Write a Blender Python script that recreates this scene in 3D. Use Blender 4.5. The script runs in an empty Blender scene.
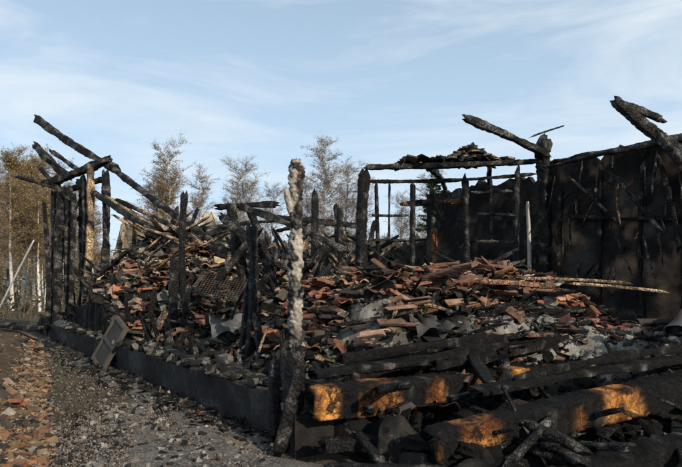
import bpy, math, random
from mathutils import Vector, Matrix, noise, Quaternion
random.seed(7)
R=random.random
def U(a,b): return a+(b-a)*random.random()
def sm(a,b,x):
    t=max(0,min(1,(x-a)/(b-a))); return t*t*(3-2*t)
def lerp(a,b,t): return tuple(a[i]*(1-t)+b[i]*t for i in range(3))
def tint(c,lo=.5,hi=1.1):
    f=U(lo,hi); return tuple(a*f for a in c)
sc=bpy.context.scene

# ------------------------------------------------------------ mesh builder
class MB:
    def __init__(s): s.v=[];s.f=[];s.c=[]
    def add(s,vs,fs,cols):
        o=len(s.v); s.v.extend(vs)
        s.f.extend([tuple(i+o for i in f) for f in fs])
        if isinstance(cols,tuple): s.c.extend([cols]*len(vs))
        else: s.c.extend(cols)
    def build(s,name,mat,parent=None,smooth=False):
        me=bpy.data.meshes.new(name); me.from_pydata([tuple(v) for v in s.v],[],s.f)
        a=me.color_attributes.new('Tint','FLOAT_COLOR','POINT')
        flat=[]
        for c in s.c: flat.extend((c[0],c[1],c[2],1.0))
        a.data.foreach_set('color',flat)
        if smooth: me.polygons.foreach_set('use_smooth',[True]*len(me.polygons))
        me.materials.append(mat); me.update()
        o=bpy.data.objects.new(name,me); sc.collection.objects.link(o)
        if parent: o.parent=parent
        return o
def empty(name,loc=(0,0,0)):
    e=bpy.data.objects.new(name,None); e.empty_display_size=.3; sc.collection.objects.link(e); return e

# ------------------------------------------------------------ materials
def mat_tint(name,rough=.8,nscale=12,lo=.55,hi=1.35,bump=.5,bdist=.02,crack=None,cstr=.5,cdark=.3,speck=None,spec=.3,bscale=40):
    m=bpy.data.materials.new(name); m.use_nodes=True; nt=m.node_tree; N=nt.nodes; L=nt.links
    b=N['Principled BSDF']; b.inputs['Roughness'].default_value=rough; b.inputs['Specular IOR Level'].default_value=spec
    tc=N.new('ShaderNodeTexCoord'); at=N.new('ShaderNodeAttribute'); at.attribute_name='Tint'
    n=N.new('ShaderNodeTexNoise'); n.inputs['Scale'].default_value=nscale; n.inputs['Detail'].default_value=8; n.inputs['Roughness'].default_value=.7
    L.new(tc.outputs['Object'],n.inputs['Vector'])
    mr=N.new('ShaderNodeMapRange'); mr.inputs['From Min'].default_value=.3; mr.inputs['From Max'].default_value=.7
    mr.inputs['To Min'].default_value=lo; mr.inputs['To Max'].default_value=hi; L.new(n.outputs['Fac'],mr.inputs['Value'])
    mx=N.new('ShaderNodeMixRGB'); mx.blend_type='MULTIPLY'; mx.inputs['Fac'].default_value=1
    L.new(at.outputs['Color'],mx.inputs[1]); L.new(mr.outputs['Result'],mx.inputs[2])
    out=mx.outputs['Color']
    if speck:
        n2=N.new('ShaderNodeTexNoise'); n2.inputs['Scale'].default_value=speck[0]; n2.inputs['Detail'].default_value=8; n2.inputs['Roughness'].default_value=.75
        L.new(tc.outputs['Object'],n2.inputs['Vector'])
        r=N.new('ShaderNodeMapRange'); r.inputs['From Min'].default_value=speck[1]; r.inputs['From Max'].default_value=speck[1]+.06
        r.inputs['To Max'].default_value=speck[2]; L.new(n2.outputs['Fac'],r.inputs['Value'])
        m2=N.new('ShaderNodeMixRGB'); L.new(r.outputs['Result'],m2.inputs['Fac']); L.new(out,m2.inputs[1]); m2.inputs[2].default_value=(*speck[3],1); out=m2.outputs['Color']
    nb=N.new('ShaderNodeTexNoise'); nb.inputs['Scale'].default_value=bscale; nb.inputs['Detail'].default_value=6; nb.inputs['Roughness'].default_value=.7
    L.new(tc.outputs['Object'],nb.inputs['Vector'])
    bp=N.new('ShaderNodeBump'); bp.inputs['Strength'].default_value=bump; bp.inputs['Distance'].default_value=bdist
    L.new(nb.outputs['Fac'],bp.inputs['Height'])
    last=bp
    if crack:
        dn=N.new('ShaderNodeTexNoise'); dn.inputs['Scale'].default_value=7; dn.inputs['Detail'].default_value=4; L.new(tc.outputs['Object'],dn.inputs['Vector'])
        ma=N.new('ShaderNodeMixRGB'); ma.blend_type='ADD'; ma.inputs['Fac'].default_value=.22; L.new(tc.outputs['Object'],ma.inputs[1]); L.new(dn.outputs['Color'],ma.inputs[2])
        v=N.new('ShaderNodeTexVoronoi'); v.feature='DISTANCE_TO_EDGE'; v.inputs['Scale'].default_value=crack
        L.new(ma.outputs['Color'],v.inputs['Vector'])
        r3=N.new('ShaderNodeMapRange'); r3.interpolation_type='SMOOTHSTEP'; r3.inputs['From Max'].default_value=.16; L.new(v.outputs['Distance'],r3.inputs['Value'])
        bp2=N.new('ShaderNodeBump'); bp2.inputs['Strength'].default_value=cstr; bp2.inputs['Distance'].default_value=.025
        L.new(r3.outputs['Result'],bp2.inputs['Height']); L.new(bp.outputs['Normal'],bp2.inputs['Normal']); last=bp2
        r4=N.new('ShaderNodeMapRange'); r4.inputs['To Min'].default_value=cdark; r4.inputs['To Max'].default_value=1.1; L.new(r3.outputs['Result'],r4.inputs['Value'])
        m3=N.new('ShaderNodeMixRGB'); m3.blend_type='MULTIPLY'; m3.inputs['Fac'].default_value=1; L.new(out,m3.inputs[1]); L.new(r4.outputs['Result'],m3.inputs[2]); out=m3.outputs['Color']
    L.new(out,b.inputs['Base Color'])
    L.new(last.outputs['Normal'],b.inputs['Normal'])
    return m
M_CHAR=mat_tint('charred_wood',rough=.6,nscale=9,lo=.4,hi=1.6,bump=.8,crack=19,cstr=.75,speck=(34,.66,.45,(.17,.16,.155)),spec=.25)
M_LOG=mat_tint('sooted_log',rough=.75,nscale=9,lo=.25,hi=1.5,bump=1,bdist=.03,crack=12,cstr=.4,cdark=.6,speck=(5,.52,.93,(.010,.009,.009)),spec=.15,bscale=26)
M_TILE=mat_tint('terracotta',rough=.9,nscale=6,lo=.35,hi=1.35,bump=.5,speck=(7,.58,.75,(.05,.046,.043)),spec=.15)
M_RUB=mat_tint('rubble',rough=.95,nscale=14,lo=.45,hi=1.3,bump=.9,bdist=.03,speck=(6,.59,.7,(.022,.021,.02)),spec=.15)
M_ASH=mat_tint('ash_bed',rough=.95,nscale=5,lo=.3,hi=1.7,bump=1,bdist=.06,speck=(11,.6,.6,(.19,.18,.165)),bscale=14,spec=.15)
M_CON=mat_tint('sooty_concrete',rough=.9,nscale=3,lo=.3,hi=1.4,bump=.8,bscale=18,speck=(3,.48,.85,(.018,.017,.017)),spec=.2)
M_WALL=mat_tint('burnt_wall_board',rough=.85,nscale=4,lo=.3,hi=1.9,bump=.9,bdist=.03,bscale=14,speck=(2.6,.57,.5,(.12,.105,.09)),spec=.2)
M_PLAS=mat_tint('scorched_plaster',rough=.9,nscale=3,lo=.6,hi=1.3,bump=.8,bdist=.03,bscale=14,speck=(1.3,.57,.85,(.05,.045,.04)),spec=.2)
M_BARK=mat_tint('bark',rough=.9,nscale=6,lo=.6,hi=1.3,bump=.4)
M_LEAF=mat_tint('leaf',rough=.7,nscale=1.5,lo=.6,hi=1.3,bump=0)
M_MET=mat_tint('scorched_metal',rough=.6,nscale=8,lo=.4,hi=1.4,bump=.4,spec=.4,speck=(4,.5,.8,(.03,.028,.027)))
M_PAINT=mat_tint('smoked_paint',rough=.7,nscale=4,lo=.6,hi=1.15,bump=.3,speck=(5,.58,.85,(.04,.035,.03)))

CH=(.007,.007,.0075); ASHC=(.21,.2,.19); WD=(.40,.2,.075); TAN=(.52,.40,.27)
# ------------------------------------------------------------ charred timber
def timber(mb,p0,p1,w=.12,h=.12,sp=.05,rough=.12,wood=0,ash=.25,bow=.025,rnd=False,seed=None,taper=(1,1),base=CH,wcol=WD,jag=.18,cell=13,erode=.2,maxn=36,spots=None,sq=.3):
    p0=Vector(p0);p1=Vector(p1);D=p1-p0;Ln=D.length;d=D/Ln
    up=Vector((0,0,1)) if abs(d.z)<.8 else Vector((.63,-.78,0)).normalized()
    s=d.cross(up).normalized(); t=s.cross(d).normalized()
    sd=random.uniform(0,500) if seed is None else seed; off=Vector((sd,sd*.7,-sd*.3))
    n=max(4,int(Ln/sp)); m=min(maxn,max(8,int(2*(w+h)/sp)))
    pts=[]
    for k in range(m):
        a=2*math.pi*(k+.5)/m; c,q=math.cos(a),math.sin(a)
        e=1.0 if rnd else sq
        pts.append((math.copysign(abs(c)**e,c)*w/2,math.copysign(abs(q)**e,q)*h/2))
    vs=[];cs=[]
    j0=[U(0,jag) for _ in range(m)]; j1=[U(0,jag) for _ in range(m)]
    bx,bz=U(-bow,bow)*Ln,U(-bow,bow)*Ln
    mw=min(w,h)
    for i in range(n+1):
        f=i/n; bend=math.sin(f*math.pi)
        tp=taper[0]*(1-f)+taper[1]*f
        ed=min(f,1-f)*Ln
        tp*=.55+.45*min(1,ed/.12)
        er=1+erode*2*noise.noise(off+Vector((f*Ln*2.2,0,0)))
        er2=1+erode*2*noise.noise(off+Vector((0,f*Ln*2.7,5)))
        ax=f*Ln
        for k,(x,z) in enumerate(pts):
            aa=ax
            if i<=2: aa=ax+j0[k]*(1-i/3)
            if i>=n-2: aa=ax-j1[k]*(1-(n-i)/3)
            q=p0+d*aa+s*(x*tp*er+bx*bend)+t*(z*tp*er2+bz*bend)
            pq=q*cell+off
            vd=noise.voronoi(pq)[0]; cr=min(1,(vd[1]-vd[0])*3)
            n1=noise.noise(q*3.1+off)
            wf=0
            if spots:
                g=max(st*math.exp(-((ax-tc)/tw)**2) for tc,tw,st in spots)  # sun dapples on thinly sooted wood, painted into the vertex colour
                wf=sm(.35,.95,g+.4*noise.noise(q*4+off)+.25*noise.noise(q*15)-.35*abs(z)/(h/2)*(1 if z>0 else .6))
            elif wood>0: wf=sm(0,.12,noise.noise(q*2.1+off*1.3)+wood*1.1-.62+.12*noise.noise(q*13))
            disp=mw*rough*((cr-.6)*(1-wf*.8)+n1*.7)
            rv=(s*x+t*z); rl=rv.length or 1
            q=q+rv/rl*disp
            af=sm(.0,.5,noise.noise(q*7+off)+ash-.25)*(.35+.65*cr)
            c=lerp(base,ASHC,af*.75)
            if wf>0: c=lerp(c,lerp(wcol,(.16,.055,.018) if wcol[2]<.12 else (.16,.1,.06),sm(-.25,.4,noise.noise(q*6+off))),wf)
            vs.append(q);cs.append(c)
    fs=[]
    for i in range(n):
        for k in range(m):
            k2=(k+1)%m; fs.append((i*m+k,i*m+k2,(i+1)*m+k2,(i+1)*m+k))
    c0=len(vs); vs.append(sum((vs[k] for k in range(m)),Vector())/m); cs.append(base)
    c1=len(vs); vs.append(sum((vs[n*m+k] for k in range(m)),Vector())/m); cs.append(base)
    for k in range(m):
        k2=(k+1)%m; fs.append((c0,k2,k)); fs.append((c1,n*m+k,n*m+k2))
    mb.add(vs,fs,cs)
def box(mb,c,dims,rot,col,jit=0):
    vs=[]
    for sx in(-1,1):
        for sy in(-1,1):
            for sz in(-1,1):
                v=Vector((sx*dims[0]/2*(1+U(-jit,jit)),sy*dims[1]/2*(1+U(-jit,jit)),sz*dims[2]/2*(1+U(-jit,jit))))
                vs.append(rot@v+Vector(c))
    mb.add(vs,[(0,1,3,2),(4,6,7,5),(0,4,5,1),(2,3,7,6),(0,2,6,4),(1,5,7,3)],col)
def rrot(tilt=.6):
    return Quaternion((0,0,1),U(0,6.28)).to_matrix()@Quaternion(Vector((U(-1,1),U(-1,1),.01)).normalized(),U(-tilt,tilt)).to_matrix()
ICO=None
def ico():
    global ICO
    if ICO is None:
        import bmesh
        bm=bmesh.new(); bmesh.ops.create_icosphere(bm,subdivisions=2,radius=1)
        ICO=([v.co.copy() for v in bm.verts],[tuple(x.index for x in f.verts) for f in bm.faces]); bm.free()
    return ICO
def stone(mb,c,dims,rot,col,amp=.45):
    V,F=ico(); o=Vector((U(0,99),U(0,99),U(0,99))); vs=[]
    for v in V:
        w=Vector([max(-.72,min(.72,a)) for a in v])*1.25
        w*=1+amp*noise.noise(v*1.6+o)+.12*noise.noise(v*5+o)
        vs.append(rot@Vector((w.x*dims[0]/2,w.y*dims[1]/2,w.z*dims[2]/2))+Vector(c))
    mb.add(vs,F,col)
def tile(mb,c,rot,col,ln=.38,wd=.24):
    K=7; vs=[];th=.014; cut=[U(-.05,.05)*ln*2.2 for _ in range(K+1)]; cut2=[U(-.02,.02) for _ in range(K+1)]
    for side in(0,1):
        for e in(-1,1):
            for k in range(K+1):
                a=k/K; x=(a-.5)*wd; z=.036*math.sin(a*2*math.pi)+ (th if side else 0)
                vs.append(rot@Vector((x,e*ln/2+(cut[k] if e>0 else cut2[k]),z))+Vector(c))
    n=K+1; fs=[]
    for k in range(K):
        fs.append((k,k+1,n+k+1,n+k)); fs.append((2*n+k,3*n+k,3*n+k+1,2*n+k+1))
        fs.append((k,2*n+k,2*n+k+1,k+1)); fs.append((n+k,n+k+1,3*n+k+1,3*n+k))
    fs.append((0,n,3*n,2*n)); fs.append((K,2*n+K,3*n+K,n+K))
    mb.add(vs,fs,col)

# ------------------------------------------------------------ site plan
C0=Vector((-.5,5.3)); 
def uv(x,y):
    a=x-C0.x;b=y-C0.y
    return -.63*a+.78*b, .78*a+.63*b
def beamline(x): return 4.6+.6*(x+.3)
def G(x,y,cx,cy,r): return math.exp(-((x-cx)**2+(y-cy)**2)/(r*r))
def ashy(x,y): return min(1,1.25*G(x,y,2.3,6.8,.7)+1.0*G(x,y,3.2,6.7,.6)+.7*G(x,y,.35,6.6,.6)+.5*G(x,y,-1.1,7.6,.7)+.6*G(x,y,3.4,6.1,.6)+.4*G(x,y,-2.3,9.6,.9)+.3*G(x,y,-3.9,11.2,.8))
def H(x,y):
    u,v=uv(x,y); e=y-beamline(x)
    if v<.12 : return -.3
    a=min(v*.9,e)
    h=.42+.95*sm(0,2.3,a)
    if e<0: h=.12+.3*sm(-1.0,0,e)
    h+=1.35*G(x,y,-4.1,13.0,1.9)+.35*G(x,y,-1.2,10.5,1.4)+.25*G(x,y,-4.8,11.6,1.2)
    h+=.75*G(x,y,3.9,6.1,.95)+.2*G(x,y,.9,7.6,.8)+.25*G(x,y,2.6,8.2,.9)+.42*G(x,y,2.2,6.95,.5)+.3*G(x,y,2.95,7.0,.4)
    h-=.35*G(x,y,.5,5.8,.7)
    h+=.24*noise.noise(Vector((x*1.1,y*1.1,3)))+.18*noise.noise(Vector((x*2.9,y*2.9,9)))+.06*noise.noise(Vector((x*10,y*10,1)))
    h*=1-.6*sm(15.5,18,y)
    h*=1-.8*sm(6.3,8.5,x)
    return h
mb=MB(); st=.06; x0,x1,y0,y1=-9.5,9.0,3.5,18.0
nx=int((x1-x0)/st);ny=int((y1-y0)/st)
vs=[];cs=[];fs=[]
for j in range(ny+1):
    for i in range(nx+1):
        x=x0+i*st+.02*math.sin(j*7.3);y=y0+j*st+.02*math.sin(i*5.1)
        z=H(x,y); edge=min(i,nx-i,j,ny-j)
        if edge<6: z=z*(edge/6)-.05*(1-edge/6)
        if x<.3 and y<4.9: z=min(z,.02+.1*sm(-.4,.3,x))-.0
        A=ashy(x,y); z+=A*.09*(noise.noise(Vector((x*13,y*13,2)))+.5*noise.noise(Vector((x*30,y*30,2)))+.3)
        vs.append(Vector((x,y,z)))
        n1=noise.noise(Vector((x*.9,y*.9,5))); n2=noise.noise(Vector((x*4,y*4,15)))
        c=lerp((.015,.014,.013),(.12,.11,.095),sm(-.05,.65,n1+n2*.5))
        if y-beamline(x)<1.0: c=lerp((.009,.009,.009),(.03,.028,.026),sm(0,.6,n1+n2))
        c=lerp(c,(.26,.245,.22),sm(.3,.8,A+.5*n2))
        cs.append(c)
for j in range(ny):
    for i in range(nx):
        a=j*(nx+1)+i
        if max(vs[a].z,vs[a+1].z,vs[a+nx+1].z,vs[a+nx+2].z)<-.1: continue
        fs.append((a,a+1,a+nx+2,a+nx+1))
mb.add(vs,fs,cs); mb.build('ash_and_rubble_mound',M_ASH,smooth=True)

# ------------------------------------------------------------ scatter
tiles=MB(); rub=MB(); sticks=MB(); near=MB()
TC=[(.27,.12,.075),(.36,.155,.09),(.20,.10,.07),(.31,.18,.13),(.13,.08,.06),(.40,.24,.17),(.26,.15,.11)]
def tilecol():
    c=random.choice(TC)
    if R()<.24: return tint((.045,.04,.038),.5,1.2)
    return tint(c,.55,1.15)
def tdens(x,y):
    e=y-beamline(x)
    if e<.75 and not(x>2.7): return .02
    d=1.0*G(x,y,2.1,8.1,1.3)+.9*G(x,y,3.5,7.5,.9)+.9*G(x,y,.4,7.8,.9)+.14*G(x,y,-2.8,10.5,2.4)+.14*G(x,y,-4.3,12.2,1.6)
    return d*sm(.55,1.5,e if x<2.7 else 1.5)*(1-.8*ashy(x,y))
cnt=0;tr=0
while cnt<1500 and tr<90000:
    tr+=1; x,y=U(-8,6),U(5,15)
    u,v=uv(x,y)
    if v<.3 or R()>tdens(x,y)*(.6+1.8*noise.noise(Vector((x*1.4,y*1.4,77)))): continue
    big=R()<.55
    z=H(x,y)+U(.02,.2)
    tile(tiles,(x,y,z),rrot(U(.15,.7) if big else U(.3,1.2)),tilecol(),ln=U(.3,.42) if big else U(.1,.28),wd=U(.2,.26) if big else U(.1,.2)); cnt+=1
# stacked runs of pantiles that slid off together
for _ in range(16):
    x,y=U(.0,3.8),U(7.1,9.0); 
    if uv(x,y)[1]<.5 or ashy(x,y)>.5: continue
    rt=rrot(.5); z=H(x,y)+.12; base=random.choice(TC)
    for k in range(random.randrange(3,7)):
        o=rt@Vector((0,k*.13+U(-.01,.01),k*.03)); tile(tiles,(x+o.x,y+o.y,z+o.z),rt@Quaternion((1,0,0),.12).to_matrix(),tint(base,.7,1.1),ln=.38,wd=.24)
for _ in range(460):
    x,y=U(-7.5,5),U(6,14)
    if uv(x,y)[1]<.3 or R()>tdens(x,y)+.2: continue
    box(rub,(x,y,H(x,y)+U(0,.12)),(.23,.11,.07),rrot(.9),tint((.26,.14,.095),.4,1),.08)
PALE=[(.44,.39,.32),(.52,.47,.4),(.34,.3,.25),(.44,.35,.24),(.22,.2,.18),(.34,.25,.16)]
GREY=[(.26,.25,.225),(.18,.17,.155),(.3,.285,.26),(.12,.115,.11),(.05,.05,.05)]
cnt=0
while cnt<12500:
    x,y=U(-8.5,6.8),U(4,15.5)
    u,v=uv(x,y); e=y-beamline(x)
    if v<.2: continue
    pd=1.2*G(x,y,-4.2,12.8,2.0)+.5*G(x,y,-1.6,10,1.8)
    gd=1.1*ashy(x,y)
    r=R()
    if R()>.26+pd+gd: continue
    s=U(.02,.08) if R()<.9 else U(.09,.22)
    if gd>.3: s*=.6
    if pd>gd and r<pd*.75: c=random.choice(PALE)
    elif r<gd+.05: c=random.choice(GREY)
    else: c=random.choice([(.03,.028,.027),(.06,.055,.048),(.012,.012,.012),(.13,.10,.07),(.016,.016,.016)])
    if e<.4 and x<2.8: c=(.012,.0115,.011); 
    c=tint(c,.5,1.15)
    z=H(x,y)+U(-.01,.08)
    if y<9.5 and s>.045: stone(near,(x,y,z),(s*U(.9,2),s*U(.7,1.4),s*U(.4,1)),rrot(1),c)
    else: box(rub,(x,y,z),(s*U(.9,2.2),s*U(.7,1.4),s*U(.3,1)),rrot(1.2),c,.4)
    cnt+=1
for _ in range(380):
    x,y=U(-7,4.5),U(6,14.5)
    if uv(x,y)[1]<.4 or y-beamline(x)<.6: continue
    k=G(x,y,-4.0,12.6,2.2)
    c=random.choice(PALE if R()<.22+k*.7 else [(.03,.03,.03),(.05,.043,.04),(.11,.085,.06)])
    s=U(.08,.24); box(rub,(x,y,H(x,y)+U(.02,.12)),(s*U(1.2,3),s*.7,.02),rrot(.9),tint(c),.3)
cnt=0
while cnt<900:
    x,y=U(-8,6.5),U(3.9,15)
    u,v=uv(x,y)
    if v<.25 or R()<ashy(x,y)*.8: continue
    L=U(.2,1.4)*(1 if R()<.6 else .5); a=U(0,6.28); b=U(-.35,.6); z=H(x,y)+U(.0,.18)
    dv=Vector((math.cos(a)*math.cos(b),math.sin(a)*math.cos(b),math.sin(b)))*L/2
    p=Vector((x,y,z+abs(dv.z)*.6))
    q0,q1=p-dv,p+dv
    if uv(q0.x,q0.y)[1]<.15 or uv(q1.x,q1.y)[1]<.15: continue
    wd=.0
    if R()<.14 and y-beamline(x)>.8: wd=.7
    w=U(.015,.07)
    timber(sticks,q0,q1,w*U(1,2.8),w,sp=.07 if y>7.5 else .045,wood=wd,ash=U(.0,.35),maxn=12,wcol=(.36,.25,.15)); cnt+=1
# pale, partly burnt boards lying in the left rooms
for _ in range(85):
    x,y=U(-5.9,-1.4),U(10.8,13.9)
    if uv(x,y)[1]<.5: continue
    z=H(x,y)+U(.02,.25); a=random.gauss(-.5,.8); l=U(.4,1.5); dz=U(-.3,.55)
    q1=(x+math.cos(a)*l,y+math.sin(a)*l*.6,z+dz)
    if uv(q1[0],q1[1])[1]<.3: continue
    timber(sticks,(x,y,z),q1,U(.07,.16),U(.02,.05),sp=.07,wood=U(.6,.95),ash=.2,maxn=10,wcol=random.choice([TAN,(.44,.33,.22),(.6,.5,.37),(.4,.25,.13)]),rough=.05)
tiles.build('roof_tile_rubble',M_TILE); rub.build('masonry_rubble',M_RUB); near.build('stone_rubble',M_RUB); sticks.build('charred_stick_debris',M_CHAR,smooth=True)

# ------------------------------------------------------------ burnt house
house=empty('burnt_house')
def fac(u,v=0):
    return Vector((C0.x-.63*u+.78*v, C0.y+.78*u+.63*v))
def wallslab(name,a,b,z0,z1,th,col,mat,seg=.12,rag=.03,disp=.012,topfn=None,col2=None):
    m=MB(); A=Vector(a);B=Vector(b);D=(B-A);L=D.length;d=D/L;nr=Vector((-d.y,d.x))
    n=int(L/seg);nz=max(3,int((z1-z0)/seg)); vs=[];cs=[];fs=[]
    for sgn in(0,1):
        for i in range(n+1):
            top=z1+rag*(noise.noise(Vector((i*seg*2.5,3.,a[0])))*1.6+1.2*noise.noise(Vector((i*seg*9,5.,a[0]))))
            if topfn: top+=topfn(i/n)
            for k in range(nz+1):
                z=z0+(top-z0)*k/nz; p=A+d*L*i/n
                o=(th/2 if sgn else -th/2)+disp*(noise.noise(Vector((i*seg*2,z*3,sgn)))+.6*noise.noise(Vector((i*seg*9,z*10,sgn+4))))
                vs.append(Vector((p.x+nr.x*o,p.y+nr.y*o,z)))
                g=sm(-.3,.6,noise.noise(Vector((i*seg*1.1,z*2.3,4)))+.5*noise.noise(Vector((i*seg*5,z*4,8))))
                cc=lerp(tuple(c*.3 for c in col),col,g)
                if col2: cc=lerp(cc,col2,sm(.12,.45,noise.noise(Vector((i*seg*1.9,z*1.5,41)))+.4*noise.noise(Vector((i*seg*8,z*5,18)))))
                cs.append(cc)
    M=(n+1)*(nz+1)
    for i in range(n):
        for k in range(nz):
            q=i*(nz+1)+k
            fs.append((q,q+nz+1,q+nz+2,q+1)); fs.append((M+q,M+q+1,M+q+nz+2,M+q+nz+1))
        q=i*(nz+1)+nz; fs.append((q,q+nz+1,M+q+nz+1,M+q))
    for i in(0,n):
        for k in range(nz):
            q=i*(nz+1)+k; fs.append((q,q+1,M+q+1,M+q))
    m.add(vs,fs,cs); return m.build(name,mat,house)
a=fac(.25,0.02);b=fac(11.2,0.02)
wallslab('plinth_left',a,b,-.2,.45,.24,(.085,.08,.076),M_CON,seg=.08,rag=.016,disp=.025)
H1=MB(); LG=MB()
T=lambda p0,p1,w=.12,h=.12,**k: timber(H1,p0,p1,w,h,**k)
TL=lambda p0,p1,w=.12,h=.12,**k: timber(LG,p0,p1,w,h,**k)
for s0,s1 in((.4,2.0),(2.6,4.1),(5.0,7.4),(8,10.6)):
    p=fac(s0,.08);q=fac(s1,.16); T((p.x,p.y,.50),(q.x,q.y,.50+U(-.04,.03)),.13,.07,sp=.04,ash=.15,erode=.5)
SUNLIT_WD=(.60,.27,.075)  # bare wood tinted as if sunlit, for painted dapples on both front logs
TL((-.34,4.72,.50),(2.95,6.55,.47),.24,.30,sp=.022,ash=-.1,bow=.004,seed=21,cell=9,rough=.07,erode=.06,wcol=SUNLIT_WD,maxn=48,sq=.22,jag=.2,spots=((.2,.16,1.2),(.75,.3,1.15),(1.4,.25,.85),(2.0,.25,.7),(2.6,.35,1.05),(3.2,.4,.9)))
TL((-.35,5.02,.70),(2.9,6.85,.76),.22,.07,sp=.03,ash=.0,bow=.01,cell=9,rough=.14,erode=.4,jag=.3)
TL((-.1,5.3,.80),(3.3,7.0,.82),.08,.10,sp=.035,ash=.05,rough=.12,erode=.4,jag=.3)
TL((.0,5.15,.62),(2.0,6.1,.82),.04,.12,sp=.035,ash=.1,rough=.12,erode=.4,jag=.3)
TL((.9,5.55,.70),(2.9,6.65,.92),.03,.10,sp=.035,ash=.1,rough=.12,erode=.4,jag=.3)
TL((.62,4.12,.30),(4.3,5.5,.66),.24,.28,sp=.022,ash=-.1,bow=.004,seed=63,cell=9,rough=.07,erode=.06,wcol=SUNLIT_WD,maxn=48,sq=.22,jag=.2,spots=((.12,.12,.7),(.5,.28,1.15),(1.4,.25,.7),(1.95,.3,1.1),(3.2,.4,.8)))
TL((1.1,4.72,.60),(4.6,5.95,.78),.2,.07,sp=.03,ash=.0,cell=9,rough=.12,erode=.35,jag=.3)
TL((1.5,4.85,.66),(3.6,5.5,.9),.04,.09,sp=.03,ash=.1,rough=.12,erode=.35,jag=.3)
TL((.9,4.85,.5),(2.6,5.55,.66),.10,.05,sp=.03,ash=.05,rough=.12,erode=.35,jag=.3)
TL((1.2,3.75,.02),(4.2,4.55,.42),.24,.26,sp=.03,ash=-.1,cell=9,rough=.1,erode=.2)
T((-.25,4.5,.2),(1.0,4.9,.12),.14,.12,sp=.035,ash=.05)
T((-.2,4.3,.08),(.9,4.0,.16),.09,.09,sp=.035,ash=.1)
T((.1,4.7,.3),(.45,4.1,.04),.08,.06,sp=.035,ash=.1)
T((1.35,4.6,.75),(1.6,4.0,.1),.03,.02,sp=.03,ash=.3)
for _ in range(90):
    x=U(-.2,3.4); y=beamline(x)+U(.25,1.2); l=U(.15,.9); a=.54+random.gauss(0,.6)
    T((x,y,H(x,y)+U(.05,.2)),(x+math.cos(a)*l,y+math.sin(a)*l,H(x,y)+U(.05,.3)),U(.015,.07),U(.015,.05),sp=.04,ash=.1)
T((-.47,4.95,-.05),(-.42,5.05,1.02),.15,.14,sp=.03,ash=.05)
T((-.58,4.75,-.02),(-.36,4.82,.86),.12,.05,sp=.03,ash=.1)
T((-.62,5.15,.0),(-.66,5.3,.9),.1,.1,sp=.03,ash=.1)
T((-1.28,7.4,.4),(-1.26,7.5,2.42),.13,.12,sp=.03,ash=.2)
T((-1.42,7.6,.5),(-1.32,7.6,1.6),.08,.08,sp=.04,ash=.2)
T((-1.05,7.1,.5),(-1.14,7.1,1.25),.1,.07,sp=.04,ash=.2)
T((-3.02,9.4,.4),(-2.95,9.5,2.05),.15,.13,sp=.04,ash=.2)
T((-2.78,9.3,.4),(-2.66,9.4,1.6),.1,.1,sp=.045,ash=.2)
T((-2.84,10,.5),(-2.92,10,3.3),.11,.1,sp=.045,ash=.15)
T((-3.55,9.7,.45),(-3.4,9.8,1.5),.09,.08,sp=.045,ash=.2)
T((-4.73,11.9,.4),(-4.7,12,1.55),.1,.1,sp=.05)
for _ in range(30):
    u=U(.6,9); p=fac(u,U(.1,.5)); z=H(p.x,p.y); lean=fac(u+U(-.45,.45),U(.0,.6))
    T((p.x,p.y,z-.1),(lean.x,lean.y,z+U(.1,.7)),U(.03,.09),U(.02,.07),sp=.05,ash=.15)
for x,y,zt,w in((-7.75,14.2,4.0,.16),(-7.42,14.0,4.15,.2),(-7.1,14.0,4.1,.16),(-7.3,14.6,3.9,.14),(-6.75,14.1,4.4,.12),(-7.58,13.8,3.7,.1),(-6.95,13.7,3.9,.12)):
    T((x,y,.2),(x+U(-.14,.14),y,zt),w,w,sp=.05,ash=.3,bow=.02)
T((-6.38,13.2,.5),(-6.28,13.4,4.6),.16,.14,sp=.04,wood=.6,ash=.3,wcol=(.5,.35,.21),seed=5)
T((-6.0,13.3,.5),(-5.9,13.4,4.4),.17,.15,sp=.05,ash=.4)
T((-6.68,13.6,.5),(-6.55,13.6,4.3),.12,.12,sp=.05)
T((-7.9,14.1,4.1),(-5.75,13.5,4.7),.2,.18,sp=.05,ash=.3)
T((-7.7,14.4,3.9),(-6.0,13.7,4.2),.16,.12,sp=.05,ash=.3)
T((-7.6,14.1,3.0),(-6.7,13.9,3.25),.1,.1,sp=.06)
T((-7.7,13.9,2.2),(-6.6,13.8,3.9),.08,.1,sp=.06)
T((-8.1,14.1,5.9),(-5.6,13.6,4.35),.17,.19,sp=.05,ash=.35,erode=.35)
T((-8.3,14.4,5.3),(-7.1,14.1,4.2),.2,.16,sp=.05,ash=.3,erode=.3)
T((-8.5,13.9,4.3),(-7.3,14,3.95),.16,.08,sp=.05,ash=.3)
T((-7.6,13.9,5.0),(-6.6,13.8,4.3),.13,.12,sp=.05,ash=.3)
T((-7.9,13.9,4.6),(-7.0,13.9,3.6),.1,.1,sp=.05,ash=.3)
T((-5.9,13.6,4.5),(-2.5,12,2.2),.14,.13,sp=.05,ash=.3,bow=.04)
T((-6.9,13.9,4.2),(-2.1,11,1.4),.13,.12,sp=.05,ash=.3,bow=.03)
T((-6.0,13.4,3.75),(-3.9,12.2,2.4),.1,.1,sp=.05,wood=.7,ash=.3,wcol=TAN)
T((-5.6,13.2,3.6),(-2.3,11.6,1.9),.11,.1,sp=.05,wood=.45,ash=.3,wcol=TAN)
T((-5.2,13.6,3.2),(-5.0,12.9,1.5),.1,.1,sp=.06,wood=.5)
T((-5.9,13.0,2.0),(-3.6,11.6,1.2),.13,.1,sp=.06,ash=.3)
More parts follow.
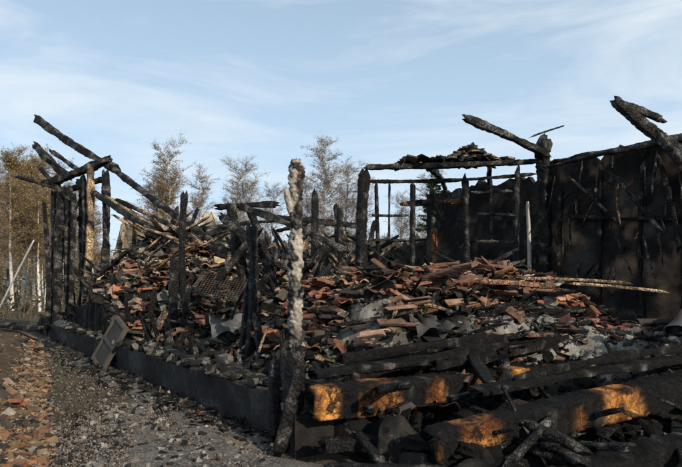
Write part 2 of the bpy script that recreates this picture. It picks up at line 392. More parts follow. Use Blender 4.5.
T((-4.6,12.9,1.3),(-3.9,12.8,3.4),.1,.08,sp=.06)
T((-6.2,13.0,1.4),(-4.6,12.0,2.4),.1,.08,sp=.06)
T((-5.7,13.4,1.6),(-5.2,13.2,3.5),.14,.05,sp=.06,wood=.8,wcol=(.6,.5,.37))
T((-5.0,13.4,2.4),(-3.6,13.0,3.3),.12,.05,sp=.06,wood=.8,wcol=TAN)
for _ in range(26):
    x,y=U(-5.9,-2.6),U(11.5,13.8); z=H(x,y); a=U(0,6.28); l=U(.4,1.5)
    T((x,y,z-.05),(x+math.cos(a)*l,y+math.sin(a)*l*.6,z+U(.1,.8)),U(.04,.11),U(.03,.08),sp=.06,ash=.25,wood=.7 if R()<.5 else 0,wcol=TAN)
T((-1.75,8.9,2.85),(.15,8,2.0),.12,.11,sp=.04,ash=.45,erode=.3)
T((-2.1,9.2,2.75),(-1.3,9,2.1),.16,.14,sp=.045,ash=.3)
T((-2.3,9.6,2.9),(-1.0,9.2,2.9),.1,.1,sp=.05,ash=.3)
T((-1.95,9.4,3.0),(-1.65,9.4,1.3),.16,.14,sp=.05,ash=.25)
T((-1.6,9.3,2.9),(-1.1,9.2,1.3),.14,.12,sp=.05,ash=.25)
T((-2.4,9.5,2.2),(-.6,9.1,1.7),.14,.1,sp=.05,ash=.3)
T((-2.3,9.2,1.3),(-1.3,8.9,2.5),.1,.1,sp=.05,ash=.25)
for _ in range(56):
    x,y=U(-2.4,.3),U(8.8,11.5); z=H(x,y)
    a=U(0,6.28); l=U(.4,1.3)
    T((x,y,z),(x+math.cos(a)*l,y+math.sin(a)*l*.6,z+U(.1,1.0)),U(.03,.11),U(.03,.09),sp=.06,ash=.25,wood=.6 if R()<.3 else 0,wcol=(.4,.3,.2))
T((-.65,12,1.2),(-.58,12,3.7),.13,.12,sp=.06); T((.05,12.5,1.2),(-.03,12.5,3.4),.12,.12,sp=.06)
T((-1.9,13.5,3.2),(.7,13.2,2.9),.14,.14,sp=.06,ash=.3)
T((.37,9.5,3.6),(3.4,9.1,3.62),.13,.09,sp=.045,ash=.25,bow=.012)
T((.42,9.56,3.36),(3.4,9.16,3.42),.07,.06,sp=.045)
T((.45,9.5,.9),(.43,9.5,3.6),.17,.15,sp=.045,ash=.1)
T((.66,9.52,1.2),(.62,9.5,3.4),.05,.06,sp=.05)
T((1.22,9.4,1.1),(1.26,9.4,3.4),.08,.08,sp=.05)
T((2.17,9.28,1.1),(2.15,9.28,3.45),.09,.09,sp=.05)
T((3.0,9.18,1.1),(3.03,9.18,3.6),.1,.09,sp=.05)
T((3.46,9.1,1.0),(3.42,9.1,3.85),.2,.18,sp=.04,ash=.2)
T((3.3,9.0,3.6),(3.5,9.0,4.05),.24,.16,sp=.04,ash=.3)
LD=MB()
for z,xa,xb,ya,yb in((2.75,.45,1.24,9.5,9.4),(2.3,.45,1.24,9.5,9.4),(3.1,2.17,3.0,9.24,9.14),(2.75,2.17,3.0,9.24,9.14),(2.25,2.17,3.0,9.24,9.14),(1.85,2.17,3.0,9.24,9.14)):
    timber(LD,(xa,ya,z),(xb,yb,z+U(-.05,.05)),.045,.05,sp=.05,ash=.5)
timber(LD,(2.6,9.2,2.25),(2.58,9.2,3.4),.03,.04,sp=.05,ash=.4); timber(LD,(.85,9.45,2.3),(.86,9.45,3.4),.03,.035,sp=.05,ash=.4)
T((1.9,8.5,4.2),(3.35,8.5,3.55),.12,.11,sp=.04,ash=.3,erode=.3)
T((2.95,8.5,3.85),(3.65,8.5,4.08),.03,.03,sp=.04)
T((3.2,8.5,3.9),(3.3,8.5,3.5),.14,.1,sp=.04,ash=.35)
T((3.75,7.45,4.15),(4.9,7.2,3.1),.15,.13,sp=.03,ash=.4,erode=.3)
T((3.85,7.5,4.1),(4.45,7.3,3.75),.08,.09,sp=.03,ash=.4)
T((4.2,7.4,3.8),(5.0,7.0,2.4),.12,.11,sp=.035,ash=.35)
T((4.0,7.9,3.2),(4.5,7.4,2.2),.05,.05,sp=.05,ash=.3)
T((3.6,8.6,3.3),(4.3,8.0,2.3),.05,.05,sp=.05,ash=.3)
T((4.5,7.6,3.4),(4.7,7.4,1.9),.05,.06,sp=.05,ash=.3)
T((.9,9.75,3.66),(3.3,9.5,3.68),.09,.07,sp=.05,ash=.3,erode=.3)
SC=MB()
for _ in range(260):
    x=random.gauss(2.3,.22) if R()<.6 else U(1.0,3.0); y=U(9.25,9.95); 
    if not .9<x<3.1: continue
    g=G(x,0,2.3,0,.28)*sm(.5,.2,abs(y-9.6))
    z=3.70+.30*g*R()+.02*R(); l=U(.04,.22)
    c=random.choice([(.02,.02,.02),(.03,.03,.028),(.13,.12,.1),(.12,.085,.06),(.05,.045,.04),(.3,.24,.17),(.02,.02,.02)])
    box(SC,(x,y,z),(l,U(.04,.18),U(.015,.06)),rrot(.7),c,.4)
SC.build('roof_scraps',M_RUB,house)
T((1.0,9.5,3.72),(1.9,9.6,3.72),.26,.04,sp=.04,wood=.6,ash=.4,wcol=(.42,.32,.22))
for x in(1.5,2.6): T((x,9.3,3.56),(x+.9,12.2,3.6),.08,.09,sp=.07,ash=.3)
T((1.78,10.2,1.2),(1.72,10.2,3.4),.1,.08,sp=.06,wood=.7,wcol=(.3,.17,.09))
T((1.1,10.3,3.05),(2.4,10.3,3.1),.08,.1,sp=.06,wood=.5,wcol=(.3,.17,.09))
wallslab('right_wall',(3.62,9.15),(6.3,5.75),.5,3.58,.14,(.04,.036,.034),M_WALL,seg=.05,rag=.10,disp=.03,col2=(.12,.08,.052))
wallslab('inner_wall',(2.0,12.2),(3.95,9.8),.6,3.55,.14,(.022,.021,.02),M_WALL,seg=.1,rag=.1,disp=.03,col2=(.06,.045,.035))
wallslab('back_wall_right',(2.1,12.35),(5.0,12.6),.6,3.6,.14,(.03,.027,.026),M_WALL,seg=.1,rag=.1,disp=.03)
wallslab('back_wall',(-3.0,15),(2.3,14.2),.5,2.7,.16,(.16,.135,.11),M_WALL,seg=.07,rag=.34,disp=.06)
wallslab('gable_plaster_wall',(-6.1,14.9),(-3.0,14.3),.3,3.15,.18,(.56,.48,.38),M_PLAS,seg=.05,rag=.28,disp=.07)
wallslab('porch_wall',(-7.4,16.2),(-6.3,15.9),.3,2.3,.16,(.10,.09,.08),M_WALL,seg=.09,rag=.3,disp=.06)
for i in range(11):
    f=R(); p=Vector((-3.2,14.5)).lerp(Vector((2.2,13.9)),f)
    T((p.x,p.y,1.2),(p.x+random.gauss(0,.5),p.y,2.7+random.gauss(.2,.35)),U(.05,.16),.1,sp=.07,ash=.25,wood=.6 if R()<.3 else 0,wcol=(.36,.27,.18),erode=.35)
for i in range(20):
    x=U(-5.5,2); z=U(2.2,3.2); T((x,14.0,z-U(0,1.0)),(x+U(.4,1.6)*random.choice((1,-1)),13.7,z),U(.05,.12),U(.05,.1),sp=.07,ash=.3,wood=.6 if R()<.35 else 0,wcol=(.4,.3,.2))
T((-4.0,14.1,2.9),(-.6,14.0,3.2),.12,.1,sp=.06,ash=.3)
d=Vector((2.7,-3.4)).normalized(); nr=Vector((-.78,-.62))
for i in range(8):
    if i==4: continue
    p=Vector((3.62,9.15))+d*(.3+i*.56+U(-.1,.1))+nr*.11
    T((p.x,p.y,.8),(p.x+U(-.05,.05),p.y,3.5+U(-.6,.05)),U(.05,.09),.06,sp=.05,ash=.15,erode=.35,wood=.4 if R()<.3 else 0,wcol=(.25,.16,.09))
p=Vector((3.6,9.15))+nr*.06;q=Vector((6.3,5.75))+nr*.06
T((p.x,p.y,3.60),(q.x,q.y,3.62),.16,.08,sp=.035,ash=.45,bow=.006,erode=.45)
p2=p+d*.3; q2=p+d*2.6
T((p2.x+nr.x*.1,p2.y+nr.y*.1,2.65),(q2.x+nr.x*.1,q2.y+nr.y*.1,2.45),.05,.07,sp=.05,ash=.2,erode=.5)
p=Vector((3.6,9.15))+nr*.35
T((p.x,p.y,3.45),(p.x+1.2,p.y-1.6,3.5),.05,.05,sp=.05,ash=.4)
for _ in range(60):
    k=U(0,4.2); p=Vector((3.62,9.15))+d*k+nr*U(.1,.25); z=U(1.8,3.6); l=U(.15,.9)
    T((p.x,p.y,z),(p.x+d.x*U(-.35,.35),p.y+d.y*U(-.35,.35),z-l),U(.015,.07),U(.015,.03),sp=.05,ash=.5,wood=.5 if R()<.2 else 0,wcol=(.25,.17,.1))
H1.build('charred_timber_frame',M_CHAR,house,smooth=True)
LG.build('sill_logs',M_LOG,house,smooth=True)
LD.build('window_muntins',M_CHAR,house,smooth=True)
dj=MB()
timber(dj,(3.2,9.12,1.1),(3.18,9.12,2.95),.06,.05,sp=.06,base=(.36,.34,.31),ash=0,rough=.03,erode=.05,jag=.03)
dj.build('door_jamb',M_PAINT,house,smooth=True)
wallslab('plinth_front',(-.45,4.85),(3.0,6.75),-.2,.34,.16,(.03,.028,.027),M_CON)
pm=MB()
for (x,y) in((-7.0,13.6),(-6.4,12.95)):
    for k in range(2): stone(pm,(x,y,.15+k*.28),(.75,.5,.34),Quaternion((0,0,1),-.9+U(-.1,.1)).to_matrix(),(.25,.235,.22),.15)
pm.build('stone_pier',M_CON,house)

# ------------------------------------------------------------ individual things
pb=MB()
timber(pb,(-.57,6.5,.5),(-.54,6.55,3.08),.18,.17,sp=.016,rnd=True,ash=.45,rough=.17,cell=15,erode=.16,base=(.02,.018,.017),taper=(.95,.95),bow=.008,jag=.06,maxn=34)
timber(pb,(-.6,6.5,2.35),(-.68,6.46,2.75),.08,.08,sp=.02,rnd=True,ash=.7)
timber(pb,(-.53,6.5,1.2),(-.45,6.44,1.55),.07,.07,sp=.02,rnd=True,ash=.6)
for v in range(len(pb.c)):
    c=pb.c[v]; k=Vector(pb.v[v]); nn=noise.noise(Vector((k.x*5,k.y*5,k.z*3)))+.6*noise.noise(k*14)
    if nn>-.05: pb.c[v]=lerp(c,(.52,.47,.41),sm(-.02,.16,nn)*sm(.7,1.3,k.z)*.9)
pb.build('burnt_tree_trunk',M_RUB,smooth=True)

cd=empty('scorched_cabinet_door'); m=MB()
Rm=Matrix.Rotation(-.75,3,'Z')@Matrix.Rotation(-.38,3,'X')@Matrix.Rotation(.35,3,'Y'); c=Vector((-4.15,9.6,.46))
def cb(x,y,z,a,b,e,col): box(m,c+Rm@Vector((x,y,z)),(a,b,e),Rm,col,.01)
cb(0,0,0,.5,.02,.76,(.03,.028,.027))
for sx in(-1,1): cb(sx*.28,0,0,.06,.07,.9,(.08,.068,.055))
for sz in(-1,1): cb(0,0,sz*.42,.5,.068,.06,(.09,.075,.06))
cb(0,-.02,0,.5,.03,.05,(.06,.05,.045))
m.build('panel_and_frame',M_PAINT,cd)
m=MB(); timber(m,(-3.55,9.0,.0),(-3.0,9.3,1.15),.14,.035,sp=.05,wood=.8,ash=.3,wcol=(.3,.22,.15)); m.build('leaning_plank',M_CHAR,smooth=True)
m=MB(); timber(m,(-9.4,14.5,.55),(-7.75,13.5,2.6),.05,.05,sp=.08,rnd=True,base=(.62,.62,.6),ash=0,rough=.03,erode=.02,jag=0,bow=.005); m.build('white_pole',M_PAINT,smooth=True)
m=MB(); timber(m,(-9.6,14.6,.45),(-7.3,13.2,.4),.16,.14,sp=.06,ash=.2); timber(m,(-9.8,13.8,.25),(-8.2,13.6,.5),.1,.1,sp=.06,ash=.2); m.build('fallen_charred_beam',M_CHAR,smooth=True)
def plank(p0,p1,w,h,wc=(.5,.26,.11),wood=.85):
    m=MB(); timber(m,p0,p1,w,h,sp=.04,wood=wood,ash=.1,wcol=wc,rough=.05,erode=.08,sq=.2); m.build('scorched_plank',M_CHAR,smooth=True)
plank((1.75,7.05,1.58),(2.9,7.15,1.5),.2,.07,(.38,.2,.13))
plank((2.9,7.0,1.56),(4.15,6.7,1.44),.08,.04,(.5,.36,.22),1)
plank((2.4,7.5,1.62),(3.9,7.1,1.55),.09,.04,(.42,.3,.19),1)
plank((2.1,6.3,.95),(2.75,6.9,.9),.1,.05,(.25,.14,.12))
plank((-.6,8.4,1.6),(.5,8.9,1.7),.1,.05,(.3,.22,.15))
plank((-4.6,12.2,2.8),(-3.4,11.6,2.4),.12,.05,TAN)
plank((.6,7.2,1.5),(1.5,7.6,1.55),.12,.04,(.3,.2,.14))
for (x,y,z,a,t,s) in((1.2,8.8,1.74,.3,.7,.9),(.75,8.5,1.66,-.6,.6,.8),(1.5,8.9,1.78,.5,.9,.8),(1.0,8.6,1.62,-.4,.4,.7)):
    m=MB(); Rr=Matrix.Rotation(a,3,'Z')@Matrix.Rotation(t,3,'X'); K=9; rad=[U(.7,1.15) for _ in range(K)]
    vs=[Rr@Vector((.24*s*rad[k]*math.cos(6.2832*k/K),.17*s*rad[k]*math.sin(6.2832*k/K),h))+Vector((x,y,z)) for h in(-.015,.015) for k in range(K)]
    m.add(vs,[tuple(range(K-1,-1,-1)),tuple(range(K,2*K))]+[(k,(k+1)%K,K+(k+1)%K,K+k) for k in range(K)],tint((.3,.25,.16),.7,1)); m.build('plaster_slab',M_RUB)
m=MB(); p0=Vector((3.62,5.8,1.02));p1=Vector((4.9,6.9,1.45)); n=90;K=24; d=(p1-p0).normalized(); s=d.cross(Vector((0,0,1))).normalized(); t=s.cross(d); vs=[];cs=[]
for i in range(n+1):
    for k in range(K):
        a=6.2832*k/K; q=p0.lerp(p1,i/n); r=.14+.010*math.sin(i*2.1)+.06*noise.noise(q*2.5+Vector((math.cos(a),math.sin(a),0)))
        if i==n: r*=.5
        vs.append(q+s*math.cos(a)*r+t*math.sin(a)*r*.75); cs.append((.09,.087,.083))
for k in range(K):
    a=6.2832*k/K; vs.append(p0+d*.08+s*math.cos(a)*.11+t*math.sin(a)*.08); cs.append((.012,.012,.012))
fs=[(i*K+k,i*K+(k+1)%K,(i+1)*K+(k+1)%K,(i+1)*K+k) for i in range(n) for k in range(K)]
o=(n+1)*K; fs+=[(k,o+k,o+(k+1)%K,(k+1)%K) for k in range(K)]; fs.append(tuple(o+k for k in range(K)))
m.add(vs,fs,cs); m.build('ventilation_duct',M_MET,smooth=True)
m=MB()
for _ in range(420):
    f=R(); q=p0.lerp(p1,f); x=q.x+random.gauss(-.1,.34); y=q.y+random.gauss(-.1,.3); sz=U(.03,.1)
    stone(m,(x,y,H(x,y)+U(0,.16)),(sz*1.6,sz,sz*.7),rrot(1),tint(random.choice(GREY),.4,1))
m.build('ash_clod_heap',M_RUB)
m=MB(); c=Vector((-2.05,9.0,1.5)); Rm=Matrix.Rotation(.15,3,'Z')@Matrix.Rotation(-.9,3,'X')@Matrix.Rotation(.3,3,'Y')
def rod(a,b,r,col):
    a=Vector(a);b=Vector(b);d=(b-a).normalized();s=d.orthogonal().normalized();t=d.cross(s)
    vs=[p+(s*math.cos(k*1.2566)+t*math.sin(k*1.2566))*r for p in(a,b) for k in range(5)]
    m.add(vs,[(k,(k+1)%5,5+(k+1)%5,5+k) for k in range(5)],col)
for i in range(17): rod(c+Rm@Vector((-.4+.05*i,0,-.3)),c+Rm@Vector((-.4+.05*i,0,.3)),.003,(.12,.08,.06))
for i in range(13): rod(c+Rm@Vector((-.4,0,-.3+.05*i)),c+Rm@Vector((.4,0,-.3+.05*i)),.003,(.12,.08,.06))
m.build('wire_grille',M_MET)
def sheet(x,y,a,t,w,l,col):
    m=MB(); n=14; vs=[];fs=[]
    Rr=Matrix.Rotation(a,3,'Z')@Matrix.Rotation(t,3,'X'); z=H(x,y)+.12
    for j in range(n+1):
        for i in range(n+1):
            q=Vector(((i/n-.5)*l,(j/n-.5)*w,.05*math.sin(i/n*9+j*.2)+.14*noise.noise(Vector((i*.25+x,j*.25,y)))))
            vs.append(Rr@q+Vector((x,y,z)))
    fs=[(j*(n+1)+i,j*(n+1)+i+1,(j+1)*(n+1)+i+1,(j+1)*(n+1)+i) for i in range(n) for j in range(n)]
    m.add(vs,fs,col); m.build('buckled_metal_sheet',M_MET,smooth=True)
sheet(-1.6,8.2,.4,.5,.5,.8,(.1,.1,.1)); sheet(.1,8.3,.1,.4,.4,.9,(.3,.3,.29)); sheet(-3.4,10.6,1.0,.6,.5,.7,(.15,.14,.13)); sheet(1.1,6.6,.5,.3,.4,.6,(.04,.04,.04))

# ------------------------------------------------------------ ground
def ground_mat(name,c1,c2,c3,s1,s2,bd=.03):
    m=bpy.data.materials.new(name); m.use_nodes=True; nt=m.node_tree;N=nt.nodes;L=nt.links;b=N['Principled BSDF']; b.inputs['Roughness'].default_value=.95; b.inputs['Specular IOR Level'].default_value=.2
    tc=N.new('ShaderNodeTexCoord')
    def nz(s,d=8):
        n=N.new('ShaderNodeTexNoise'); n.inputs['Scale'].default_value=s;n.inputs['Detail'].default_value=d;n.inputs['Roughness'].default_value=.7; L.new(tc.outputs['Object'],n.inputs['Vector']); return n
    a=nz(s1);r=N.new('ShaderNodeValToRGB');L.new(a.outputs['Fac'],r.inputs[0])
    r.color_ramp.elements[0].position=.38;r.color_ramp.elements[0].color=(*c1,1);r.color_ramp.elements[1].position=.62;r.color_ramp.elements[1].color=(*c2,1)
    g=nz(s2,6);r2=N.new('ShaderNodeMapRange');r2.inputs['From Min'].default_value=.5;r2.inputs['From Max'].default_value=.62;L.new(g.outputs['Fac'],r2.inputs['Value'])
    mx=N.new('ShaderNodeMixRGB');L.new(r2.outputs['Result'],mx.inputs[0]);L.new(r.outputs['Color'],mx.inputs[1]);mx.inputs[2].default_value=(*c3,1);L.new(mx.outputs['Color'],b.inputs['Base Color'])
    bp=N.new('ShaderNodeBump');bp.inputs['Strength'].default_value=1;bp.inputs['Distance'].default_value=bd;L.new(g.outputs['Fac'],bp.inputs['Height']);L.new(bp.outputs['Normal'],b.inputs['Normal'])
    return m
MG=ground_mat('dirt',(.035,.03,.02),(.09,.07,.045),(.12,.1,.06),.6,25)
MP=ground_mat('gravel',(.045,.041,.038),(.15,.135,.12),(.26,.24,.215),1.6,38,.03)
bpy.ops.mesh.primitive_plane_add(size=3000); o=bpy.context.object; o.name='ground'; o.data.materials.append(MG)
m=MB(); vs=[];fs=[];n=60
for j in range(n+1):
    y=-6+26*j/n
    xl=-1.9-.22*max(0,y-3)+.2*noise.noise(Vector((0,y*.8,0))); 
    xr=min(C0.x-.63*max(0,(y-5.3)/.78)-.1, .2) if y>4.6 else (.3 if y>2 else 3)
    xl=min(xl,xr-.6)
    for i in range(13): 
        vs.append(Vector((xl+(xr-xl)*i/12,y,.004+ (.03*noise.noise(Vector((i*.6,y*.7,2)))+.03 if 0<i<12 else 0))))
fs=[(j*13+i,j*13+i+1,(j+1)*13+i+1,(j+1)*13+i) for j in range(n) for i in range(12)]
m.add(vs,fs,(.2,.2,.2)); m.build('gravel_path',MP,smooth=True)
gs=MB()
for q in range(34000):
    y=3.6+9*(R()**1.7) if q<17000 else U(4.2,6.8); x=U(-1.0-.75*y,min(.25,C0.x-.81*max(0,y-5.3))-.15)
    if q>=17000 and x<-3: x=U(-2.8,-.6)
    s=(U(.004,.015) if R()<.97 else U(.02,.045))
    c=random.choice([(.22,.2,.18),(.13,.12,.11),(.32,.29,.26),(.04,.035,.035),(.17,.13,.095),(.02,.02,.02)])
    zz=.028+s*.2
    box(gs,(x,y,zz),(s*1.4,s,s*.7),rrot(1.5),c,.35)
gs.build('gravel_stones',M_RUB)
lt=MB()
for _ in range(11000):
    y=4+10*(R()**1.3); xc=-(.56*y+.15); x=xc-abs(random.gauss(0,.5))*(.4+y*.1)+.3*R()+.0
    h=.22*sm(-.1,1.0,xc+.2-x)
    s=U(.012,.04) if R()<.96 else U(.05,.11)
    c=random.choice([(.26,.13,.07),(.19,.10,.06),(.28,.195,.12),(.09,.065,.045),(.25,.22,.19),(.03,.028,.026),(.2,.13,.07),(.06,.05,.04)])
    box(lt,(x,y,h*R()+.03),(s*1.6,s,s*.45),rrot(1),c,.3)
for _ in range(26):
    y=U(5,13); xc=-(.56*y+.3); x=xc-abs(random.gauss(0,.6)); tile(lt,(x,y,.15),rrot(.6),tilecol(),ln=U(.08,.2),wd=.12)
lt.build('brick_litter_heap',M_TILE)
m=MB(); vs=[];n=50
for j in range(n+1):
    y=3+12*j/n
    for i in range(13):
        x=-(.56*y+.0)-2.4*i/12; hh=(.25*sm(0,4,i)*(1-sm(8,12,i)))+.06*noise.noise(Vector((x*2,y*2,0)))*(1 if 0<i<12 else 0)-(.02 if i in(0,12) else 0)
        if j in(0,n): hh=-.02
        vs.append(Vector((x,y,hh)))
m.add(vs,[(j*13+i,(j+1)*13+i,(j+1)*13+i+1,j*13+i+1) for j in range(n) for i in range(12)],(.09,.065,.045)); m.build('soil_heap',M_ASH,smooth=True)
m=MB()
for _ in range(230):
    u=U(.2,11); p=fac(u,-U(.13,.6)*(.5+R())); a=U(0,6.28); l=U(.06,.35)
    timber(m,(p.x,p.y,.05),(p.x+math.cos(a)*l,p.y+math.sin(a)*l,.05+U(0,.1)),U(.015,.05),U(.01,.035),sp=.05,ash=.1,wood=.6 if R()<.12 else 0,maxn=10,wcol=(.25,.17,.1))
m.build('charcoal_scraps',M_CHAR,smooth=True)
m=MB()
for _ in range(720):
    u=U(.0,11); p=fac(u,-abs(random.gauss(0,.2))-.13); s=U(.02,.1)*(.6+.08*u)
    stone(m,(p.x,p.y,.03+s*.2),(s*1.5,s,s*.7),rrot(1),tint(random.choice([(.03,.03,.028),(.08,.075,.07),(.02,.02,.02),(.14,.13,.12),(.04,.038,.036)]),.5,1))
for _ in range(260):
    u=U(.6,10); p=fac(u,U(-.12,.2)); s=U(.03,.12)
    stone(m,(p.x,p.y,.47+s*.3),(s*1.5,s,s*.7),rrot(1),tint(random.choice([(.03,.03,.028),(.10,.09,.08),(.02,.02,.02),(.2,.18,.16)]),.5,1))
m.build('fallen_rubble',M_RUB)

# ------------------------------------------------------------ trees
def tree_mesh(name,seed,h=9,leafn=1.0,lcol=((.26,.165,.055),(.36,.25,.075),(.18,.12,.05),(.24,.2,.055))):
    random.seed(seed); tb=MB(); lf=MB()
    def seg(a,b,ra,rb,col,k=5):
        d=(b-a).normalized();s=d.orthogonal().normalized();t=d.cross(s)
        vs=[p+(s*math.cos(q*6.2832/k)+t*math.sin(q*6.2832/k))*r for p,r in((a,ra),(b,rb)) for q in range(k)]
        tb.add(vs,[(q,(q+1)%k,k+(q+1)%k,k+q) for q in range(k)],col)
    def br(p,d,L,r,lv):
        n=3 if lv<3 else 2
        for i in range(n):
            d2=(d+Vector((U(-.25,.25),U(-.25,.25),U(-.1,.22)if lv<2 else U(-.3,.1)))).normalized()
            q=p+d2*L/n; r2=r*.72
            seg(p,q,r,r2,(.16,.12,.10) if lv>0 else (.3,.28,.26),4 if lv<2 else 3)
            if lv<3:
                for _ in range(3 if lv<2 else 5):
                    az=U(0,6.28); s=Vector((math.cos(az),math.sin(az),U(-.1,.7))).normalized()
                    br(p.lerp(q,R()),(d2*.7+s*.8).normalized(),L*U(.4,.65),max(.0055,r2*.5),lv+1)
            else:
                for _ in range(2):
                    if R()<.6*leafn:
                        c=p.lerp(q,R())+Vector((U(-.08,.08),U(-.08,.08),U(-.08,.08))); s=U(.025,.05); rr=rrot(3)
                        lf.add([c+rr@Vector(v)*s for v in((-1,-.5,0),(0,-.8,.2),(1,0,0),(0,.7,.1))],[(0,1,2,3)],random.choice(lcol))
            p=q;r=r2;d=d2
    p=Vector((0,0,0)); n=10; d=Vector((U(-.05,.05),U(-.05,.05),1))
    for i in range(n):
        f=i/n; q=p+(d+Vector((U(-.06,.06),U(-.06,.06),0)))*h/n
        r=.011*h*(1-f)+.018
        seg(p,q,r,.011*h*(1-f-1/n)+.018,(.58,.56,.53) if R()<.85 else (.12,.11,.1),8)
        if f>.22:
            for _ in range(4):
                az=U(0,6.28); dd=Vector((math.cos(az),math.sin(az),U(.6,1.3))).normalized()
                br(p.lerp(q,R()),dd,h*.30*(1-f*.6)*U(.7,1.1),.022*(1-f*.6),1)
        p=q
    o=len(tb.v)
    mesh=bpy.data.meshes.new(name); mesh.from_pydata([tuple(v) for v in tb.v+lf.v],[],tb.f+[tuple(i+o for i in f) for f in lf.f])
    a=mesh.color_attributes.new('Tint','FLOAT_COLOR','POINT'); fl=[]
    for c in tb.c+lf.c: fl.extend((*c,1))
    a.data.foreach_set('color',fl); mesh.materials.append(M_BARK); mesh.materials.append(M_LEAF)
    nf=len(tb.f); mesh.polygons.foreach_set('material_index',[0]*nf+[1]*len(lf.f)); return mesh
TM=[tree_mesh('birch_%d'%i,30+i,9,leafn=[.4,1.0,.15,.7][i]) for i in range(4)]
random.seed(99)
def put(x,y,s,k=None):
    o=bpy.data.objects.new('birch_tree',TM[k if k is not None else random.randrange(4)]); o.location=(x,y,0); o.rotation_euler=(0,0,U(0,6.28)); o.scale=(s*1.0,s*1.0,s); sc.collection.objects.link(o)
for x,y,s,k in((-11.2,34,1.05,0),(-12.8,37,.9,3),(-9.6,36,.9,0),(-10.6,33,.85,3),(-6.2,35,1.0,2),(-7.6,38,.9,0),(-5.0,37,.85,2),(-.9,36,1.12,0),(.3,38,1.05,2),(-2.2,39,.95,2),(1.2,37,.9,2),(5.6,34,.85,0),(4.2,37,.8,2),
   (-17.2,28,.85,1),(-16.0,29,.75,3),(-18.5,31,.9,1),(-15.2,27,.62,3),(-19.2,28,.8,3),(-14.6,31,.7,1),(-16.8,26,.6,0),(-20.5,33,.85,0),(-22,30,.9,1),(-17.8,34,.8,0),(-16.5,31,.85,0),(-15.8,33,.8,2),(-18,27,.7,2),(-19.5,34,.95,3),(-17.5,31,.9,3),(-21,36,1,1)): put(x,y,s,k)
random.seed(4)
def conifer(name,x,y,h,sp=2.2,nb=150):
    m=MB(); vs=[];K=8
    for i in range(9):
        for k in range(K): vs.append(Vector((.11*(1-i/9)*math.cos(k*.785),.11*(1-i/9)*math.sin(k*.785),h*i/8)))
    m.add(vs,[(i*K+k,i*K+(k+1)%K,(i+1)*K+(k+1)%K,(i+1)*K+k) for i in range(8) for k in range(K)],(.1,.06,.04))
    for _ in range(nb):
        z=U(h*.12,h); L=(1-z/h)**.7*sp*U(.5,1)+.12; az=U(0,6.28); dr=Vector((math.cos(az),math.sin(az),U(-.15,.35)))
        for j in range(int(10+L*22)):
            f=R()**.7; c=Vector((0,0,z))+dr*L*f; s=U(.05,.12); rr=rrot(3); g=U(.5,1.2)
            m.add([c+Vector((U(-.1,.1),U(-.1,.1),U(-.1,.06)))+rr@Vector(v)*s for v in((-1,-.12,0),(0,-.2,.1),(1,0,0),(0,.2,0))],[(0,1,2,3)],(.04*g,.065*g,.025*g))
    o=m.build(name,M_LEAF); o.location=(x,y,0)
conifer('pine_tree',5.3,30,7.8)
wood=empty('distant_forest')
for i in range(170):
    o=bpy.data.objects.new('forest_tree_%d'%i,TM[random.randrange(4)]); o.location=(U(-80,70),U(46,80),-.5); s=U(.5,.85); o.scale=(s*1.4,s*1.4,s); o.rotation_euler=(0,0,U(0,6.28)); sc.collection.objects.link(o); o.parent=wood
ug=MB(); random.seed(12)
def ugq(x,y,z,s):
    rr=rrot(3); ug.add([Vector((x,y,z))+rr@Vector(v)*s for v in((-1,-.2,0),(0,-.4,.1),(1,0,0),(0,.4,.1))],[(0,1,2,3)],random.choice([(.1,.07,.035),(.14,.09,.045),(.06,.06,.025),(.05,.06,.025)]))
for _ in range(15000):
    x=U(-45,-9.5);y=U(19,46); cl=noise.noise(Vector((x*.25,y*.25,0)))
    if cl<-.15: continue
    ugq(x,y,U(0,1.0+cl*1.8),U(.05,.16))
for _ in range(16000):
    x=U(-85,75);y=U(60,84); cl=noise.noise(Vector((x*.12,y*.12,3)))
    ugq(x,y,U(0,1)**1.3*(3.6+cl*2.5),U(.2,.5))
for _ in range(2500):
    x=U(-45,-9.5);y=U(19,46); h=U(.5,2.2); a=Vector((x,y,0));b=a+Vector((U(-.3,.3),U(-.3,.3),h))
    ug.add([a,a+Vector((.02,0,0)),b],[(0,1,2)],(.12,.09,.06))
ug.build('undergrowth',M_LEAF)

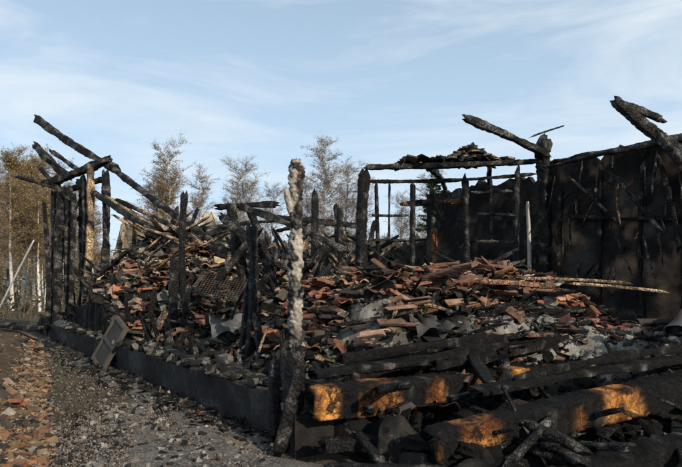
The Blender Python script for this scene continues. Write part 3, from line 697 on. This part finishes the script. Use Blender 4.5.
# ------------------------------------------------------------ light, sky, camera
sd=Vector((.62,-.74,0)).normalized(); el=math.radians(27)
sv=Vector((sd.x*math.cos(el),sd.y*math.cos(el),math.sin(el)))
l=bpy.data.lights.new('sun','SUN'); l.energy=5.0; l.angle=math.radians(.5); l.color=(1,.87,.68)
lo=bpy.data.objects.new('sun',l); lo.rotation_euler=sv.to_track_quat('Z','Y').to_euler(); sc.collection.objects.link(lo)
w=bpy.data.worlds.new('World'); sc.world=w; w.use_nodes=True; N=w.node_tree.nodes;L=w.node_tree.links
bg=N['Background']; bg.inputs['Strength'].default_value=.10
sk=N.new('ShaderNodeTexSky'); sk.sky_type='NISHITA'; sk.sun_disc=False; sk.sun_elevation=el; sk.sun_rotation=math.atan2(sd.x,sd.y); sk.air_density=1.0; sk.dust_density=.6; sk.ozone_density=1.5
tc=N.new('ShaderNodeTexCoord')
sx=N.new('ShaderNodeSeparateXYZ'); L.new(tc.outputs['Generated'],sx.inputs[0])
hz=N.new('ShaderNodeMapRange'); hz.inputs['From Min'].default_value=0;hz.inputs['From Max'].default_value=.75;hz.inputs['To Min'].default_value=.92;hz.inputs['To Max'].default_value=.3; L.new(sx.outputs['Z'],hz.inputs['Value'])
m1=N.new('ShaderNodeMixRGB'); L.new(hz.outputs['Result'],m1.inputs[0]); L.new(sk.outputs[0],m1.inputs[1]); m1.inputs[2].default_value=(6.4,8.5,10.6,1)
mp=N.new('ShaderNodeMapping'); mp.inputs['Scale'].default_value=(.8,1.4,4.5); mp.inputs['Rotation'].default_value=(.0,.22,.3)
L.new(tc.outputs['Generated'],mp.inputs['Vector'])
n=N.new('ShaderNodeTexNoise'); n.inputs['Scale'].default_value=1.9;n.inputs['Detail'].default_value=9;n.inputs['Roughness'].default_value=.6;n.inputs['Distortion'].default_value=.5; L.new(mp.outputs[0],n.inputs['Vector'])
r=N.new('ShaderNodeMapRange'); r.inputs['From Min'].default_value=.42;r.inputs['From Max'].default_value=.72;r.inputs['To Min'].default_value=.0;r.inputs['To Max'].default_value=.85; L.new(n.outputs['Fac'],r.inputs['Value'])
mx=N.new('ShaderNodeMixRGB'); L.new(r.outputs['Result'],mx.inputs[0]); L.new(m1.outputs[0],mx.inputs[1]); mx.inputs[2].default_value=(9.0,9.6,10,1)
L.new(mx.outputs[0],bg.inputs['Color'])
cam=bpy.data.cameras.new('camera'); co=bpy.data.objects.new('camera',cam); sc.collection.objects.link(co)
co.location=(0,0,1.6); co.rotation_euler=(math.pi/2,0,0); cam.lens=28.24; cam.sensor_width=36; cam.shift_y=.068; cam.clip_end=4000
sc.camera=co
sc.view_settings.view_transform='Standard'; sc.view_settings.look='None'; sc.view_settings.exposure=0
